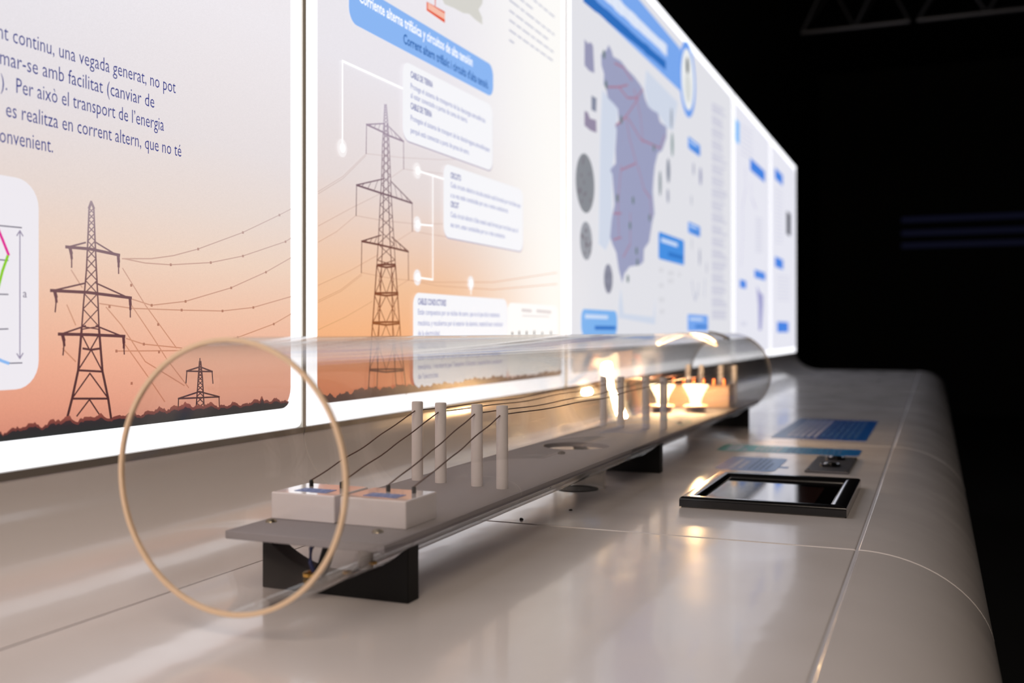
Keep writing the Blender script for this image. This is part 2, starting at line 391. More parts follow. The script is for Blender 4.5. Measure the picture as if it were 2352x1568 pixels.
def treeline(y0, y1, parent, hs, mat, seed, spire=None, lay=7, slope=0):
    rnd = random.Random(seed); ph = [(rnd.uniform(2, 5), rnd.uniform(0, 6)), (rnd.uniform(7, 13), rnd.uniform(0, 6)), (rnd.uniform(25, 40), rnd.uniform(0, 6)), (rnd.uniform(70, 90), rnd.uniform(0, 6))]
    n = 420; top = []
    for i in range(n+1):
        y = y0+(y1-y0)*i/n
        h = (hs+slope*(y-y0))*(1+.2*math.sin(ph[0][0]*y+ph[0][1])+.14*math.sin(ph[1][0]*y+ph[1][1])+.12*math.sin(ph[2][0]*y+ph[2][1])+.12*math.sin(ph[3][0]*y+ph[3][1])+rnd.uniform(-.1, .1))
        if spire and abs(y-spire) < .02: h += .035*(1-abs(y-spire)/.02)
        top.append((y, h))
    g = G()
    def edge(y): return .03*(1-math.sqrt(max(0, 1-max(0, (.1-min(y-y0, y1-y))/.1)**2)))*3.3
    for (ya, ha), (yb, hb) in zip(top, top[1:]):
        ba, bb = BZ+.1305+edge(ya), BZ+.1305+edge(yb)
        g.add([(WX+LAY*lay, ya, ba), (WX+LAY*lay, yb, bb), (WX+LAY*lay, yb, max(bb, BZ+.13+hb)), (WX+LAY*lay, ya, max(ba, BZ+.13+ha))], [(0, 1, 2, 3)])
    return obj('printed_treeline', g, mat, parent)
tree_d = EG('ink_treeline_dark', [(.13, (40, 44, 44)), (.165, (44, 40, 44)), (.2, (78, 44, 48)), (.24, (112, 58, 54))], .1, .4, grain=0)
tree_r = EG('ink_treeline_red', [(.13, (70, 40, 44)), (.18, (120, 62, 56)), (.215, (160, 86, 72)), (.25, (190, 112, 90))], .1, .4, grain=0)
sp1 = W(596, 0)[0]
treeline(1.2, 4.75, b1, .086, tree_r, 3, spire=sp1, lay=7, slope=-.012); treeline(1.2, 4.75, b1, .066, tree_d, 3, spire=sp1, lay=8, slope=-.010)

# ---- panel 2 prints
b2 = B[1]
def zz(u, v): return W(u, v)[1]
ban = obj('title_banner', slab(rrect(y_(800), y_(1131), 2.90, 3.158, .09), WX+LAY*2, WX+LAY*3), E((138, 182, 243), 1), b2, label='pale blue banner with two title lines')
obj('lettering', ptext(G(), 'Corriente alterna trifásica y circuitos de alta tensión', 822, 1083, 153, 1083, .051, lay=4, bold=.018), E((250, 250, 255), 1.1), ban, label='white title lettering')
obj('lettering', ptext(G(), 'Corrent altern trifàsic i circuits d\u2019alta tensió.', 924, 1120, 204, 1118, .047, lay=4, bold=.018), E((28, 95, 170), 1), ban, label='dark blue title lettering')
flag = obj('red_tag', flat([W(978, 4), W(1020, 27), W(1020, 53), W(978, 24)], 3), E((226, 84, 50), 1), b2, label='small red tag on a stem')
g = lines(G(), [[(997, 14), (998, -20)]], .012, 4); obj('tag_stem', g, E((226, 84, 50), 1), flag)
g = G()
for i, (a, b) in enumerate([(.08, .3), (.36, .6), (.68, .92)]):
    y0, y1 = y_(978), y_(1020); zc = zz(999, 26)
    lines(g, [[(y0+(y1-y0)*a, zc), (y0+(y1-y0)*b, zc)]], .045, 5, px=False)
obj('tag_lettering', g, E((246, 190, 170), 1), flag, kind='stuff')
g = flat([W(*p) for p in [(1003, -25), (1108, -25), (1107, 8), (1098, 22), (1106, 40), (1107, 57), (1090, 45), (1076, 32), (1062, 30), (1040, 18), (1020, 10)]], 2)
obj('printed_relief', g, E((214, 212, 206), 1), b2, label='grey relief sketch under the top edge')
M_tl = E((190, 192, 208), 1); M_th = E((160, 160, 192), 1)
g = G()
for u0, v0, u1, vr in [(1169, 46, 1271, 0), (1169, 69, 1268, 0), (1169, 92, 1186, 0), (1169, 24, 1262, 0), (1169, 0, 1272, 0), (1169, -22, 1225, 0), (1169, -46, 1272, 0)]:
    z = zz(u0, v0); y = y_(u0); ye = y_(u1)
    while y < ye-.05:
        w_ = random.uniform(.08, .22); lines(g, [[(y, z), (min(y+w_, ye), z)]], .017, 2, px=False); y += w_+.035
obj('small_text_block', g, M_tl, b2, label='pale grey illegible text block', kind='stuff')
def capt(y0, y1, z0, z1, label, rows):
    rr = rrect(y0, y1, z0, z1, .085)
    e = obj('caption_card', flat(rr, 6), E((246, 246, 250), 1), b2, label=label)
    obj('card_shadow', flat([(y+.007, z-.010) for y, z in rr], 5), E((188, 180, 196), 1), e)
    for s, u0, u1, v, big in rows:
        if big: obj('heading_line', ptext(G(), s, u0, u1, v, u0+1, .031, lay=8, bold=.022), E((96, 102, 164), 1), e)
        else: obj('text_line', ptext(G(), s, u0, u1, v, u0+1, .028, lay=8, bold=.008), E((144, 150, 196), 1), e)
    return e
capt(y_(921), y_(1128), 2.295, 2.826, 'upper white caption card beside the pylon top', [
 ('CABLE DE TIERRA', 938, 989, 178, 1), ('Protege el sistema de transporte de las descargas atmosféricas', 938, 1110, 204, 0), ('al estar conectado a partes de toma de tierra.', 938, 1069, 225, 0),
 ('CABLE DE TERRA', 938, 987, 250, 1), ('Protegeix el sistema de transport de les descàrregues atmosfèriques', 938, 1120, 277, 0), ('perquè està connectat a punts de presa de terra.', 938, 1073, 305, 0)])
capt(y_(1015), y_(1198), 1.69, 2.228, 'middle white caption card right of the pylon', [
 ('CIRCUITO', 1030, 1054, 409, 1), ('Cada circuito eléctrico de alta tensión está formado por tres fases que', 1030, 1191, 430, 0), ('a su vez están constituidas por uno o varios conductores.', 1030, 1163, 453, 0),
 ('CIRCUIT', 1030, 1049, 475, 1), ('Cada circuit elèctric d\u2019alta tensió està format per tres fases que, al', 1030, 1185, 498, 0), ('seu torn, estan constituïdes per un o més conductors.', 1030, 1156, 521, 0)])
capt(y_(945), y_(1162), .61, 1.266, 'lowest white caption card, partly behind the clear tube', [
 ('CABLES CONDUCTORES', 955, 1020, 699, 1), ('Están compuestos por un núcleo de acero, que es el que da la resistencia', 955, 1143, 722, 0), ('mecánica, y recubiertos por el exterior de aluminio, material buen conductor', 955, 1151, 747, 0), ('de la electricidad.', 955, 1006, 771, 0),
 ('CABLES CONDUCTORS', 955, 1019, 800, 1), ('Estan compostos per un nucli d\u2019acer, que és el que dona la resistència', 955, 1145, 826, 0), ('mecànica, i recoberts per l\u2019exterior d\u2019alumini, material bon conductor', 955, 1150, 848, 0), ('de l\u2019electricitat.', 955, 1003, 870, 0)])
e = obj('caption_card', flat(rrect(y_(1164), y_(1280), .62, 1.24, .085), 3), E((254, 252, 250), 1), b2, label='faint white card with small dark cable icons')
g = G()
for u, v0, v1 in [(1174, 764, 773), (1190, 762, 774), (1207, 762, 774), (1224.5, 761, 774), (1243, 764, 773), (1263, 762, 774)]:
    lines(g, [[(u, v0), (u, v1)]], .030, 5)
obj('cable_icon', g, E((70, 62, 62), 1), e, kind='stuff'); g = G()
lines(g, [[(1196, 712), (1218, 714)], [(1230, 714), (1263, 717)]], .03, 5); lines(g, [[(1196, 725), (1260, 727)]], .008, 5)
obj('small_text_block', g, E((222, 214, 214), 1), e, kind='stuff')
M_wl = E((255, 255, 255), 1.15); M_halo = E((246, 240, 240), 1)
for u, v in [(783, 340), (956, 392), (956, 515), (956, 637), (1079, 650)]:
    y, z = W(u, v); r = .028
    def ci(rr, l): return flat([(y+rr*math.cos(a*math.pi/10), z+rr*math.sin(a*math.pi/10)) for a in range(20)], l)
    k = obj('leader_dot', ci(r, 6), M_wl, b2, label='bright white dot'); obj('dot_halo', ci(r*2, 4), M_halo, k)
zt = 2.636; y783 = y_(783)
obj('leader_line', lines(G(), [[(y783, zz(783, 340)), (y783, zt), (y_(921), zt)]], .013, 5, px=False), M_wl, b2)
for sg in ([(991, 402), (991, 642)], [(956, 392), (1016, 411)], [(956, 515), (991, 518)], [(956, 637), (991, 642)], [(1079, 650), (1079, 676)]):
    obj('leader_line', lines(G(), [sg], .012, 5), M_wl, b2)
tow2 = EG('ink_pylon_tall', [(.12, (88, 46, 44)), (.3, (112, 60, 44)), (.5, (152, 88, 46)), (.8, (132, 76, 50)), (1.1, (112, 70, 62)), (1.35, (112, 84, 92)), (1.7, (142, 118, 134)), (2.0, (178, 166, 184))], .1, 2.1, grain=0)
wir2 = EG('ink_cable_tall', [(.2, (214, 150, 104)), (.6, (224, 166, 118)), (1.0, (222, 176, 146)), (1.4, (212, 192, 186)), (2, (220, 210, 214))], .1, 2.1, grain=0)
g = G()
Lx = [(880, 240), (878, 284), (875, 330), (873, 413), (870, 460), (866, 545), (862, 610), (850, 778), (842, 905)]
Rx = [(884, 240), (888, 284), (891, 340), (894, 413), (896, 460), (901, 545), (905, 610), (917, 778), (930, 905)]
lattice(g, Lx[:7], Rx[:7], .0072, 5, 1.0)
lines(g, [Lx[6:], Rx[6:]], .010, 5)
lines(g, [[(880, 284), (878, 413), (876, 545), (873, 610), (866, 778), (862, 905)], [(886, 284), (888, 413), (892, 545), (896, 610), (899, 778), (908, 905)]], .0085, 5)
for v, a, b in ((610, 864, 905), (675, 857, 911), (742, 852, 914), (850, 845, 922)):
    lines(g, [[(a, v), ((a+b)/2, v+4), (b, v+1)], [(a, v-2), (b, v-3)]], .0095, 5)
for v0, v1, a0, b0, a1, b1_ in ((612, 675, 863, 905, 858, 910), (678, 742, 857, 911, 852, 914), (746, 850, 851, 915, 845, 923)):
    m0, m1 = (a0+b0)/2, (a1+b1_)/2
    lines(g, [[(m0, v0), (a1, v1)], [(m0, v0), (b1_, v1)], [(a0, v0), (m1, v1)], [(b0, v0), (m1, v1)], [((a0+m0)/2, v0), ((a0+m0)/2-6, (v0+v1)/2), ((a1+m1)/2, v1)], [((b0+m0)/2, v0), ((b0+m0)/2+6, (v0+v1)/2), ((b1_+m1)/2, v1)]], .0058, 5)
for lt, rt, tl, tr, bl_, br, qv_l, qv_r in (((838, 286), (924, 325), (878, 284), (885, 286), (877, 304), (888, 311), 353, 388), ((815, 425), (944, 467), (877, 411), (893, 415), (873, 444), (893, 450), 495, 531), ((827, 554), (935, 578), (872, 540), (896, 544), (868, 562), (898, 569), 626, 643)):
    lines(g, [[lt, bl_, br, rt]], .0095, 5); lines(g, [[lt, tl], [rt, tr]], .0065, 5)
    for k in (.3, .55, .8):
        a = (lt[0]+(tl[0]-lt[0])*k, lt[1]+(tl[1]-lt[1])*k); b = (lt[0]+(bl_[0]-lt[0])*(k-.1), lt[1]+(bl_[1]-lt[1])*(k-.1)); lines(g, [[a, b]], .004, 5)
        a = (rt[0]+(tr[0]-rt[0])*k, rt[1]+(tr[1]-rt[1])*k); b = (rt[0]+(br[0]-rt[0])*(k-.1), rt[1]+(br[1]-rt[1])*(k-.1)); lines(g, [[a, b]], .004, 5)
    lines(g, [[(lt[0]+.5, lt[1]), (lt[0]-.5, qv_l)], [(rt[0]-.5, rt[1]), (rt[0], qv_r)]], .0062, 5)
obj('printed_pylon', g, tow2, b2, label='tall lattice pylon print')
for sg in ([[(728, 440), (785, 405), (838, 353)], [(728, 519), (800, 480), (870, 445)], [(728, 556), (770, 532), (813, 496)], [(728, 655), (800, 622), (866, 585)], [(728, 690), (780, 665), (828, 628)], [(728, 757), (790, 728), (852, 692)],
 [(838, 353), (920, 362), (1010, 367), (1120, 363)], [(813, 495), (880, 507), (950, 514), (1015, 514)], [(828, 626), (900, 640), (990, 648), (1130, 648), (1278, 626)], [(924, 388), (950, 392), (1016, 399)], [(944, 531), (980, 537), (1030, 545)], [(935, 643), (1000, 656), (1130, 665), (1278, 652)],
 [(924, 388), (895, 408)], [(944, 531), (905, 556)], [(935, 643), (908, 660)], [(728, 445), (785, 410), (838, 357)], [(728, 694), (780, 669), (828, 632)]]):
    obj('printed_cable', lines(G(), [sg], .0058, 4), wir2, b2)
tree2 = EG('ink_treeline_far', [(.12, (60, 42, 44)), (.17, (76, 46, 46)), (.23, (130, 74, 60)), (.3, (186, 106, 76))], .1, .4, grain=0, side=(2.2, 4.4, (200, 165, 140), .6))
treeline(5.023, 9.22, b2, .054, tree2, 5, slope=-.003)

# ---- panel 3: the map
b3 = B[2]
def poly(name, px, lay, rgb, parent, label=None, k=1): return obj(name, flat([W(*p) for p in px], lay), E(rgb, k), parent, label=label)
ban = poly('title_banner', [(1250, -85.6), (1562, 210), (1562, 112.5), (1250, -260)], 3, (122, 168, 238), b3, 'blue title banner across the top of the map')
def wordbar(px0, px1, w, lay, rgb, parent, n):
    a, b = Vector(W(*px0)), Vector(W(*px1)); g = G(); t = 0; L = (b-a).length; rnd = random.Random(int(px0[0]+n))
    while t < L:
        l = rnd.uniform(.12, .42); e = min(t+l, L); p = a+(b-a)*(t/L); q = a+(b-a)*(e/L)
        lines(g, [[(p.x, p.y), (q.x, q.y)]], w*rnd.uniform(.85, 1.1), lay, px=False); t = e+.06
    return obj('blurred_lettering', g, E(rgb, 1), parent)
wordbar((1340, -60), (1528, 115), .15, 5, (222, 230, 246), ban, 1); wordbar((1340, -8), (1526, 150), .12, 5, (45, 110, 190), ban, 2)
yb, zb = W(1578, 183)
def disc(y, z, ry, rz, lay, n=36): return flat([(y+ry*math.cos(2*math.pi*i/n), z+rz*math.sin(2*math.pi*i/n)) for i in range(n)], lay)
ring = obj('round_badge', disc(yb, zb, .53, .545, 4), E((112, 160, 236), 1), b3, label='round badge with a blue ring')
obj('badge_face', disc(yb, zb, .41, .44, 5), E((238, 240, 240), 1), ring); obj('badge_mark', disc(yb-.03, zb+.19, .09, .13, 6), E((70, 78, 82), 1), ring)
obj('badge_mark', disc(yb, zb-.12, .2, .22, 6), E((215, 218, 216), 1), ring)
for px in ([(1382, 205), (1418, 250), (1415, 300), (1405, 400), (1405, 540), (1390, 575), (1374, 560), (1378, 300)], [(1483, 160), (1556, 235), (1545, 300), (1530, 292), (1510, 260), (1488, 245), (1480, 205)], [(1420, 700), (1425, 660), (1432, 720), (1500, 728), (1504, 680), (1504, 745), (1420, 730)]):
    poly('printed_sea', px, 2, (208, 216, 232), b3)
land = [(1397,103),(1404,118),(1407,130),(1425,140),(1440,160),(1455,175),(1468,192),(1476,205),(1480,225),(1488,245),(1498,253),(1510,260),(1515,280),(1530,292),(1530,315),(1520,345),(1510,352),(1503,380),(1500,410),(1498,440),(1502,490),(1497,510),(1490,555),(1478,572),(1477,600),(1470,608),(1445,612),(1433,628),(1428,650),(1420,620),(1414,580),(1405,560),(1400,545),(1403,510),(1405,495),(1410,470),(1408,440),(1405,400),(1400,390),(1413,375),(1412,345),(1415,300),(1413,290),(1420,280),(1418,250),(1408,238),(1395,225),(1390,200),(1385,195),(1386,170),(1380,150),(1379,125),(1390,117)]
mp = poly('printed_map', land, 3, (156, 160, 192), b3, 'grey violet country map')
g = G()
lines(g, [[(1410, 145), (1430, 155), (1450, 185)], [(1418, 198), (1440, 225), (1460, 225), (1475, 205)], [(1420, 285), (1440, 262), (1465, 225)], [(1435, 265), (1445, 320), (1460, 375), (1425, 390)], [(1440, 270), (1470, 320), (1515, 340), (1525, 310)], [(1425, 380), (1420, 440), (1418, 480), (1420, 540)], [(1463, 380), (1478, 435), (1492, 455), (1494, 500)], [(1408, 550), (1425, 545)], [(1446, 490), (1446, 560), (1430, 590)], [(1455, 205), (1470, 270), (1475, 330)], [(1408, 490), (1425, 490)], [(1395, 200), (1420, 200), (1440, 195)], [(1435, 270), (1412, 288)]], .022, 4)
obj('map_routes', g, E((170, 124, 148), 1), mp, kind='stuff')
g = G()
for u, v in [(1385, 125), (1390, 195), (1425, 275), (1416, 455), (1445, 518), (1460, 576), (1462, 602), (1452, 460), (1440, 640), (1500, 340), (1490, 500)]: 
    y, z = W(u, v); gg = disc(y, z, .05, .05, 5, 10); g.add(gg.v, gg.f)
obj('map_marks', g, E((110, 126, 130), 1), mp, kind='stuff')
for (u, v, r, c) in [(1343, 421, 68, (134, 138, 146)), (1345, 553, 44, (150, 154, 164)), (1396, 640, 34, (138, 140, 158))]:
    y, z = W(u, v); d = -WX/(SS-(u-1176)/2330*CC); k = obj('city_circle', disc(y, z, r/2330*d, r/2330*d, 3), E(c, 1), b3)
    g = G()
    for i in range(14):
        a = random.uniform(0, 6.28); q = math.sqrt(random.random())*r/2330*d*.85; gg = disc(y+q*math.cos(a), z+q*math.sin(a), .025, .025, 4, 8); g.add(gg.v, gg.f)
    obj('map_marks', g, E((122, 118, 128), 1) if r != 34 else E((122, 124, 140), 1), k, kind='stuff')
for (u, v, ry, rz, c) in [(1541, 272, .06, .15, (150, 158, 172)), (1543, 332, .08, .17, (140, 158, 160)), (1534, 392, .1, .17, (134, 140, 156)), (1515, 421, .07, .17, (132, 144, 152)), (1533, 450, .07, .1, (158, 162, 180)), (1592, 388, .07, .1, (176, 178, 196)), (1608, 405, .1, .14, (158, 160, 188)), (1587, 460, .05, .08, (185, 187, 200)), (1606, 590, .06, .14, (165, 168, 188)), (1588, 560, .04, .1, (195, 196, 206)), (1622, 615, .05, .1, (190, 190, 204))]:
    y, z = W(u, v); obj('printed_island', disc(y, z, ry, rz, 3, 14), E(c, 1), b3)
poly('printed_island', [(1341, 90), (1349, 100), (1356, 97), (1361, 106), (1364, 168), (1352, 163), (1341, 150)], 3, (152, 152, 182), b3)
poly('printed_island', [(1357, 219), (1369, 226), (1368, 258), (1357, 252)], 3, (134, 140, 160), b3)
poly('printed_island', [(1341, 255), (1348, 257), (1354, 272), (1368, 276), (1369, 305), (1355, 300), (1341, 288)], 3, (148, 138, 164), b3)
def blue(u0, v0, u1, v1, parent, c=(96, 152, 232), r=.05, txt=True):
    y0, za = W(u0, v0); zl = W(u0, v1)[1]; y1 = y_(u1)
    k = obj('blue_label', flat(rrect(y0, y1, zl, za, min(r, (y1-y0)*.2)), 4), E(c, 1), parent)
    if txt:
        g = lines(G(), [[(y0+(y1-y0)*.1, za-(za-zl)*.28), (y0+(y1-y0)*.7, za-(za-zl)*.28)]], (za-zl)*.16, 6, px=False); obj('blurred_lettering', g, E((200, 218, 246), 1), k)
        g = lines(G(), [[(y0+(y1-y0)*.35, za-(za-zl)*.72), (y0+(y1-y0)*.93, za-(za-zl)*.72)]], (za-zl)*.16, 6, px=False); obj('blurred_lettering', g, E((50, 118, 200), 1), k)
blue(1333, 709, 1416, 769, b3, (122, 178, 238), .1); blue(1511, 531, 1570, 594, b3, (72, 144, 226)); blue(1579, 312, 1607, 340, b3); blue(1579, 508, 1607, 534, b3); blue(1578, 721, 1625, 760, b3, (118, 166, 238))
for c in range(18):
    v = 238+c*28; g = G()
    for j in range(3): lines(g, [[(1634, v+j*7.5), (1663+random.uniform(-6, 6), W(1634, 0)[0] and v+j*7.5+(760-v)/760*22)]], .045, 3)
    obj('small_text_block', g, E((206, 206, 220), 1), b3, kind='stuff')
for u0, u1, v in [(1512, 1522, 620), (1532, 1546, 627), (1555, 1562, 630), (1512, 1522, 655), (1512, 1524, 688), (1514, 1524, 715), (1532, 1545, 645)]: obj('small_text_block', lines(G(), [[(u0, v), (u1, v)]], .06, 3), E((216, 216, 222), 1), b3)
g = lines(G(), [[(1588, 645), (1592, 675), (1596, 690)], [(1603, 650), (1602, 680)], [(1618, 640), (1617, 680)], [(1596, 690), (1600, 670)]], .04, 3); obj('printed_chart', g, E((176, 180, 200), 1), b3, kind='stuff')
# ---- panels 4 and 5
b4, b5 = B[3], B[4]
M_q = E((196, 192, 214), 1)
blue(1688, 272, 1697, 324, b4, (120, 186, 248), .02, False); blue(1722, 362, 1756, 390, b4, (70, 132, 226), .04, False); blue(1732, 618, 1757, 637, b4, (84, 140, 230), .04, False); blue(1698, 641, 1713, 660, b4, (84, 140, 230), .04, False)
obj('printed_chart', lines(G(), [[(1710, 385), (1712, 430), (1704, 480), (1705, 540), (1701, 610)], [(1724, 420), (1726, 455), (1735, 480)]], .05, 3), M_q, b4)
poly('printed_map', [(1737, 655), (1744, 670), (1752, 678), (1752, 700), (1748, 758), (1742, 758), (1741, 700)], 3, (160, 160, 206), b4)
g = G()
for i in range(7): lines(g, [[(1700, 285+i*11), (1728, 305+i*10.5)]], .03, 3)
for i in range(14): lines(g, [[(1734, 500+i*7), (1750, 503+i*6.8)], ] if i < 12 else [[(1700, 680+i*5), (1714, 681+i*5)]], .03, 3)
obj('small_text_block', g, E((214, 214, 228), 1), b4, kind='stuff')
blue(1779, 384, 1797, 410, b5, (70, 132, 226), .04, False); blue(1779, 588, 1798, 612, b5, (74, 134, 228), .04, False); blue(1784, 738, 1810, 763, b5, (74, 134, 228), .04, False)
poly('printed_photo', [(1806, 484), (1815, 492), (1815, 543), (1806, 537)], 4, (44, 46, 62), b5, 'small dark picture')
g = G()
for i in range(15): lines(g, [[(1780, 430+i*9), (1797, 438+i*8.6)]], .03, 3)
for i in range(8): lines(g, [[(1784, 632+i*8), (1813, 636+i*7.6)]], .03, 3)
obj('small_text_block', g, E((216, 216, 230), 1), b5, kind='stuff')

# ------------------------------------------------------------------ clear tube and what carries it
AX, AZ, R0, R1 = -2.10, .53, .45, .434
TY0, TY1 = 2.66, 11.4
M_tube = clear('clear_acrylic', (.99, .985, .978), .015, bump=(7, .35, .0016, (1, .25, 1)), haze=.018, hz=(.85, .80, .76))
n = 96; g = G()
ny = 60
for k, (r, fl) in enumerate(((R0, 0), (R1, 1))):
    vs = [(AX+r*math.cos(2*math.pi*i/n), TY0+(TY1-TY0)*j/ny, AZ+r*math.sin(2*math.pi*i/n)) for j in range(ny+1) for i in range(n)]
    fs = [(j*n+i, j*n+(i+1) % n, (j+1)*n+(i+1) % n, (j+1)*n+i) for j in range(ny) for i in range(n)]
    g.add(vs, fs, True)
K = (ny+1)*n
for i in range(n):
    j = (i+1) % n
    g.f.append((i, j, K+j, K+i)); g.sm.append(False); q = ny*n; g.f.append((q+i, q+j, K+q+j, K+q+i)); g.sm.append(False)
tube = thing('clear_display_tube', 'long clear acrylic tube lying along the counter on black cradles', 'tube', (AX, TY0, AZ-R0))
shell = obj('tube_wall', g, M_tube, tube)
HY = 9.25
cut(shell, G().cyl((AX, HY, .8), .27, .4, 40))
M_rim = P('cream_cut_edge', (236, 208, 176), .45, trans=.3)
obj('near_rim', G().lathe((AX, TY0-.002, AZ), [(R1, 0), (R0, 0), (R0, .016), (R1, .016), (R1, 0)], 96, False, 'y'), M_rim, tube, label='cream coloured sawn edge of the tube', bevel=.003)
obj('far_rim', G().lathe((AX, TY1-.01, AZ), [(R1, 0), (R0, 0), (R0, .012), (R1, .012), (R1, 0)], 96, False, 'y'), P('grey_cut_edge', (150, 146, 142), .45), tube)
vs = []; m_ = 48                                  # edge of the round opening follows the tube wall
for i in range(m_+1):
    a = 2*math.pi*i/m_; x = .27*math.cos(a); vs.append((AX+x, HY+.27*math.sin(a), AZ+math.sqrt(.442**2-x*x)))
obj('vent_edge', G().tube(vs, .012, 8), P('polished_cut_edge', (250, 225, 185), .25), tube, label='warmly lit edge of the round opening above the lamps')
M_black = P('black_block', (7, 7, 6), .45, bump=(60, .1, .001), spec=.25)
def cradle(y, label):
    pr = [(AX-.3225, 0), (AX+.3225, 0), (AX+.3225, .205)]
    for i in range(25):
        x = .3225-.645*i/24; pr.append((AX+x, min(.205, AZ-math.sqrt(.4515**2-x*x))))
    pr.append((AX-.3225, .205))
    return obj('tube_cradle', G().extrude(pr, y, y+.085), M_black, base=(AX, y, 0), label=label, cat='support', group='black cradles under the clear tube', bevel=.004)
cr = cradle(3.284, 'black cradle block under the near open end of the clear tube')
copy_thing(cr, (AX, 6.98, 0), 'black cradle block under the middle of the clear tube')
copy_thing(cr, (AX, 10.64, 0), 'black cradle block under the far end of the clear tube')

# ---- grey board with its screws and spacers
BX0, BX1, BY0, BY1, BT = -2.44, -1.76, 3.08, 11.2, .257
board = thing('model_board', 'long grey board inside the clear tube carrying the power line model', 'board', (AX, BY0, BT-.03))
M_board = P('grey_board', (146, 142, 146), .75, bump=(400, .25, .0006))
bd = obj('board', G().box(BX0, BX1, BY0, BY1, BT-.03, BT), M_board, board)
cut(bd, G().cyl((-2.14, 6.23, .1), .215, .4, 48))
bm_ = bd.modifiers.new('bevel', 'BEVEL'); bm_.width = .003*S; bm_.limit_method = 'ANGLE'
M_brass = P('dull_metal', (128, 120, 104), .35, metal=1)
M_white = P('white_plastic', (226, 222, 220), .5)
for x, y in ((-2.385, 3.29), (-1.897, 3.27), (-2.385, 8.1), (-1.897, 8.1)):
    obj('screw', G().lathe((x, y, BT), [(1e-4, .013), (.012, .012), (.02, .007), (.023, 0), (1e-4, 0)], 20), M_brass, board)
for x, y in ((-2.385, 3.22), (-1.93, 3.24), (-2.385, 7.6), (-1.93, 7.6)):
    obj('spacer', G().cyl((x, y, AZ-math.sqrt(R1**2-(x-AX)**2)-.0), .028, BT-.031-(AZ-math.sqrt(R1**2-(x-AX)**2)), 24), M_white, board)

# ---- terminal blocks
M_frost = P('frosted_block', (226, 220, 222), .22, coat=1, trans=.2)
M_blab = P('blue_tag', (96, 124, 190), .4); M_pin = P('black_pin', (18, 16, 16), .4)
M_pale = P('pale_tag_writing', (168, 186, 224), .4)
def block(x0, x1, label):
    t = thing('terminal_block', label, 'block', ((x0+x1)/2, 3.345, BT), 'white terminal blocks on the board')
    obj('body', G().box(x0, x1, 3.345, 3.60, BT, BT+.107), M_frost, t, bevel=.006, seg=3)
    cx = (x0+x1)/2
    lb = obj('label_plate', G().box(cx-.075, cx+.075, 3.40, 3.475, BT+.107, BT+.1085), M_blab, t, label='small blue label')
    g = G()
    for k in range(3):
        p = [(cx-.055+.11*i/10, 3.418+k*.02+.005*math.sin(i*1.9+k), BT+.1095) for i in range(11)]; g.tube(p, .0012, 4)
    obj('scribble', g, M_pale, lb)
    return t
bA = block(-2.425, -2.132, 'white terminal block on the left side of the board, behind the tube rim')
bB = block(-2.108, -1.82, 'white terminal block on the right side of the board, nearest the counter front')
PXS = [-2.381, -2.236, -2.027, -1.882]; PINX = [-2.36, -2.215, -2.0, -1.885]
for x, bl2 in zip(PINX, (bA, bA, bB, bB)):
    obj('pin', G().lathe((x, 3.53, BT+.107), [(1e-4, .026), (.007, .026), (.009, .02), (.009, 0), (1e-4, 0)], 12), M_pin, bl2)

# ---- posts
M_post = P('matt_white_post', (222, 216, 216), .6, bump=(80, .15, .001))
rowsY = [(4.45, 'nearest'), (7.55, 'middle'), (10.5, 'farthest')]
side = ['leftmost', 'second from left', 'third from left', 'rightmost']
post0 = None; PT = .648
for ry, rn in rowsY:
    for i, x in enumerate(PXS):
        lab = '%s white post of the %s row of four inside the tube' % (side[i], rn)
        y = ry+.045-.03*i
        if post0 is None:
            post0 = obj('white_post', G().lathe((x, y, BT), [(1e-4, 0), (.0275, 0), (.0285, .01), (.028, .386), (.0255, PT-BT), (1e-4, PT-BT)], 28), M_post, base=(x, y, BT), label=lab, cat='post', group='white posts of the model power line')
        else: copy_thing(post0, (x, y, BT), lab)
# ---- wires
M_wire = P('dark_copper_wire', (98, 64, 46), .4, metal=.5)
WZ = .605
def wob(a, b, n, sag, amp):
    a, b = Vector(a), Vector(b); out = []
    for i in range(n+1):
        t = i/n; p = a.lerp(b, t); e = math.sin(math.pi*t)
        p.z -= sag*4*t*(1-t); p.z += amp*e*math.sin(t*17+a.x*9); p.x += amp*e*math.sin(t*13+a.x*5); out.append(p)
    return out
for i, x in enumerate(PXS):
    yy = [ry+.045-.03*i for ry, _ in rowsY]
    pts = wob((PINX[i], 3.53, BT+.132), (x, yy[0]-.02, WZ), 22, .006, .0035)+wob((x, yy[0]+.02, WZ), (x, yy[1]-.02, WZ+.01), 40, .022, .005)+wob((x, yy[1]+.02, WZ+.01), (x, yy[2], WZ), 26, .03, .006)
    pts += wob((x, yy[2]+.01, WZ), (x+.02, 10.1, .42), 6, .0, .0)[1:] if False else []
    obj('model_wire', G().tube(pts, .0031, 6), M_wire, base=(PINX[i], 3.53, BT+.132), label='thin brown wire of the model line, threaded through the %s posts' % side[i], cat='wire', group='wires of the model power line')
# ---- lamps
M_glow = E((255, 226, 178), 6.001)                       # thin glass reflector: glows and lets half of the bulb's light through
_nt = M_glow.node_tree; _mx = _nt.nodes.new('ShaderNodeMixShader'); _tr = _nt.nodes.new('ShaderNodeBsdfTransparent'); _tr.inputs[0].default_value = (1, .9, .75, 1)
_mx.inputs[0].default_value = .45; _nt.links.new(_nt.nodes['Principled BSDF'].outputs[0], _mx.inputs[1]); _nt.links.new(_tr.outputs[0], _mx.inputs[2]); _nt.links.new(_mx.outputs[0], _nt.nodes['Material Output'].inputs[0])

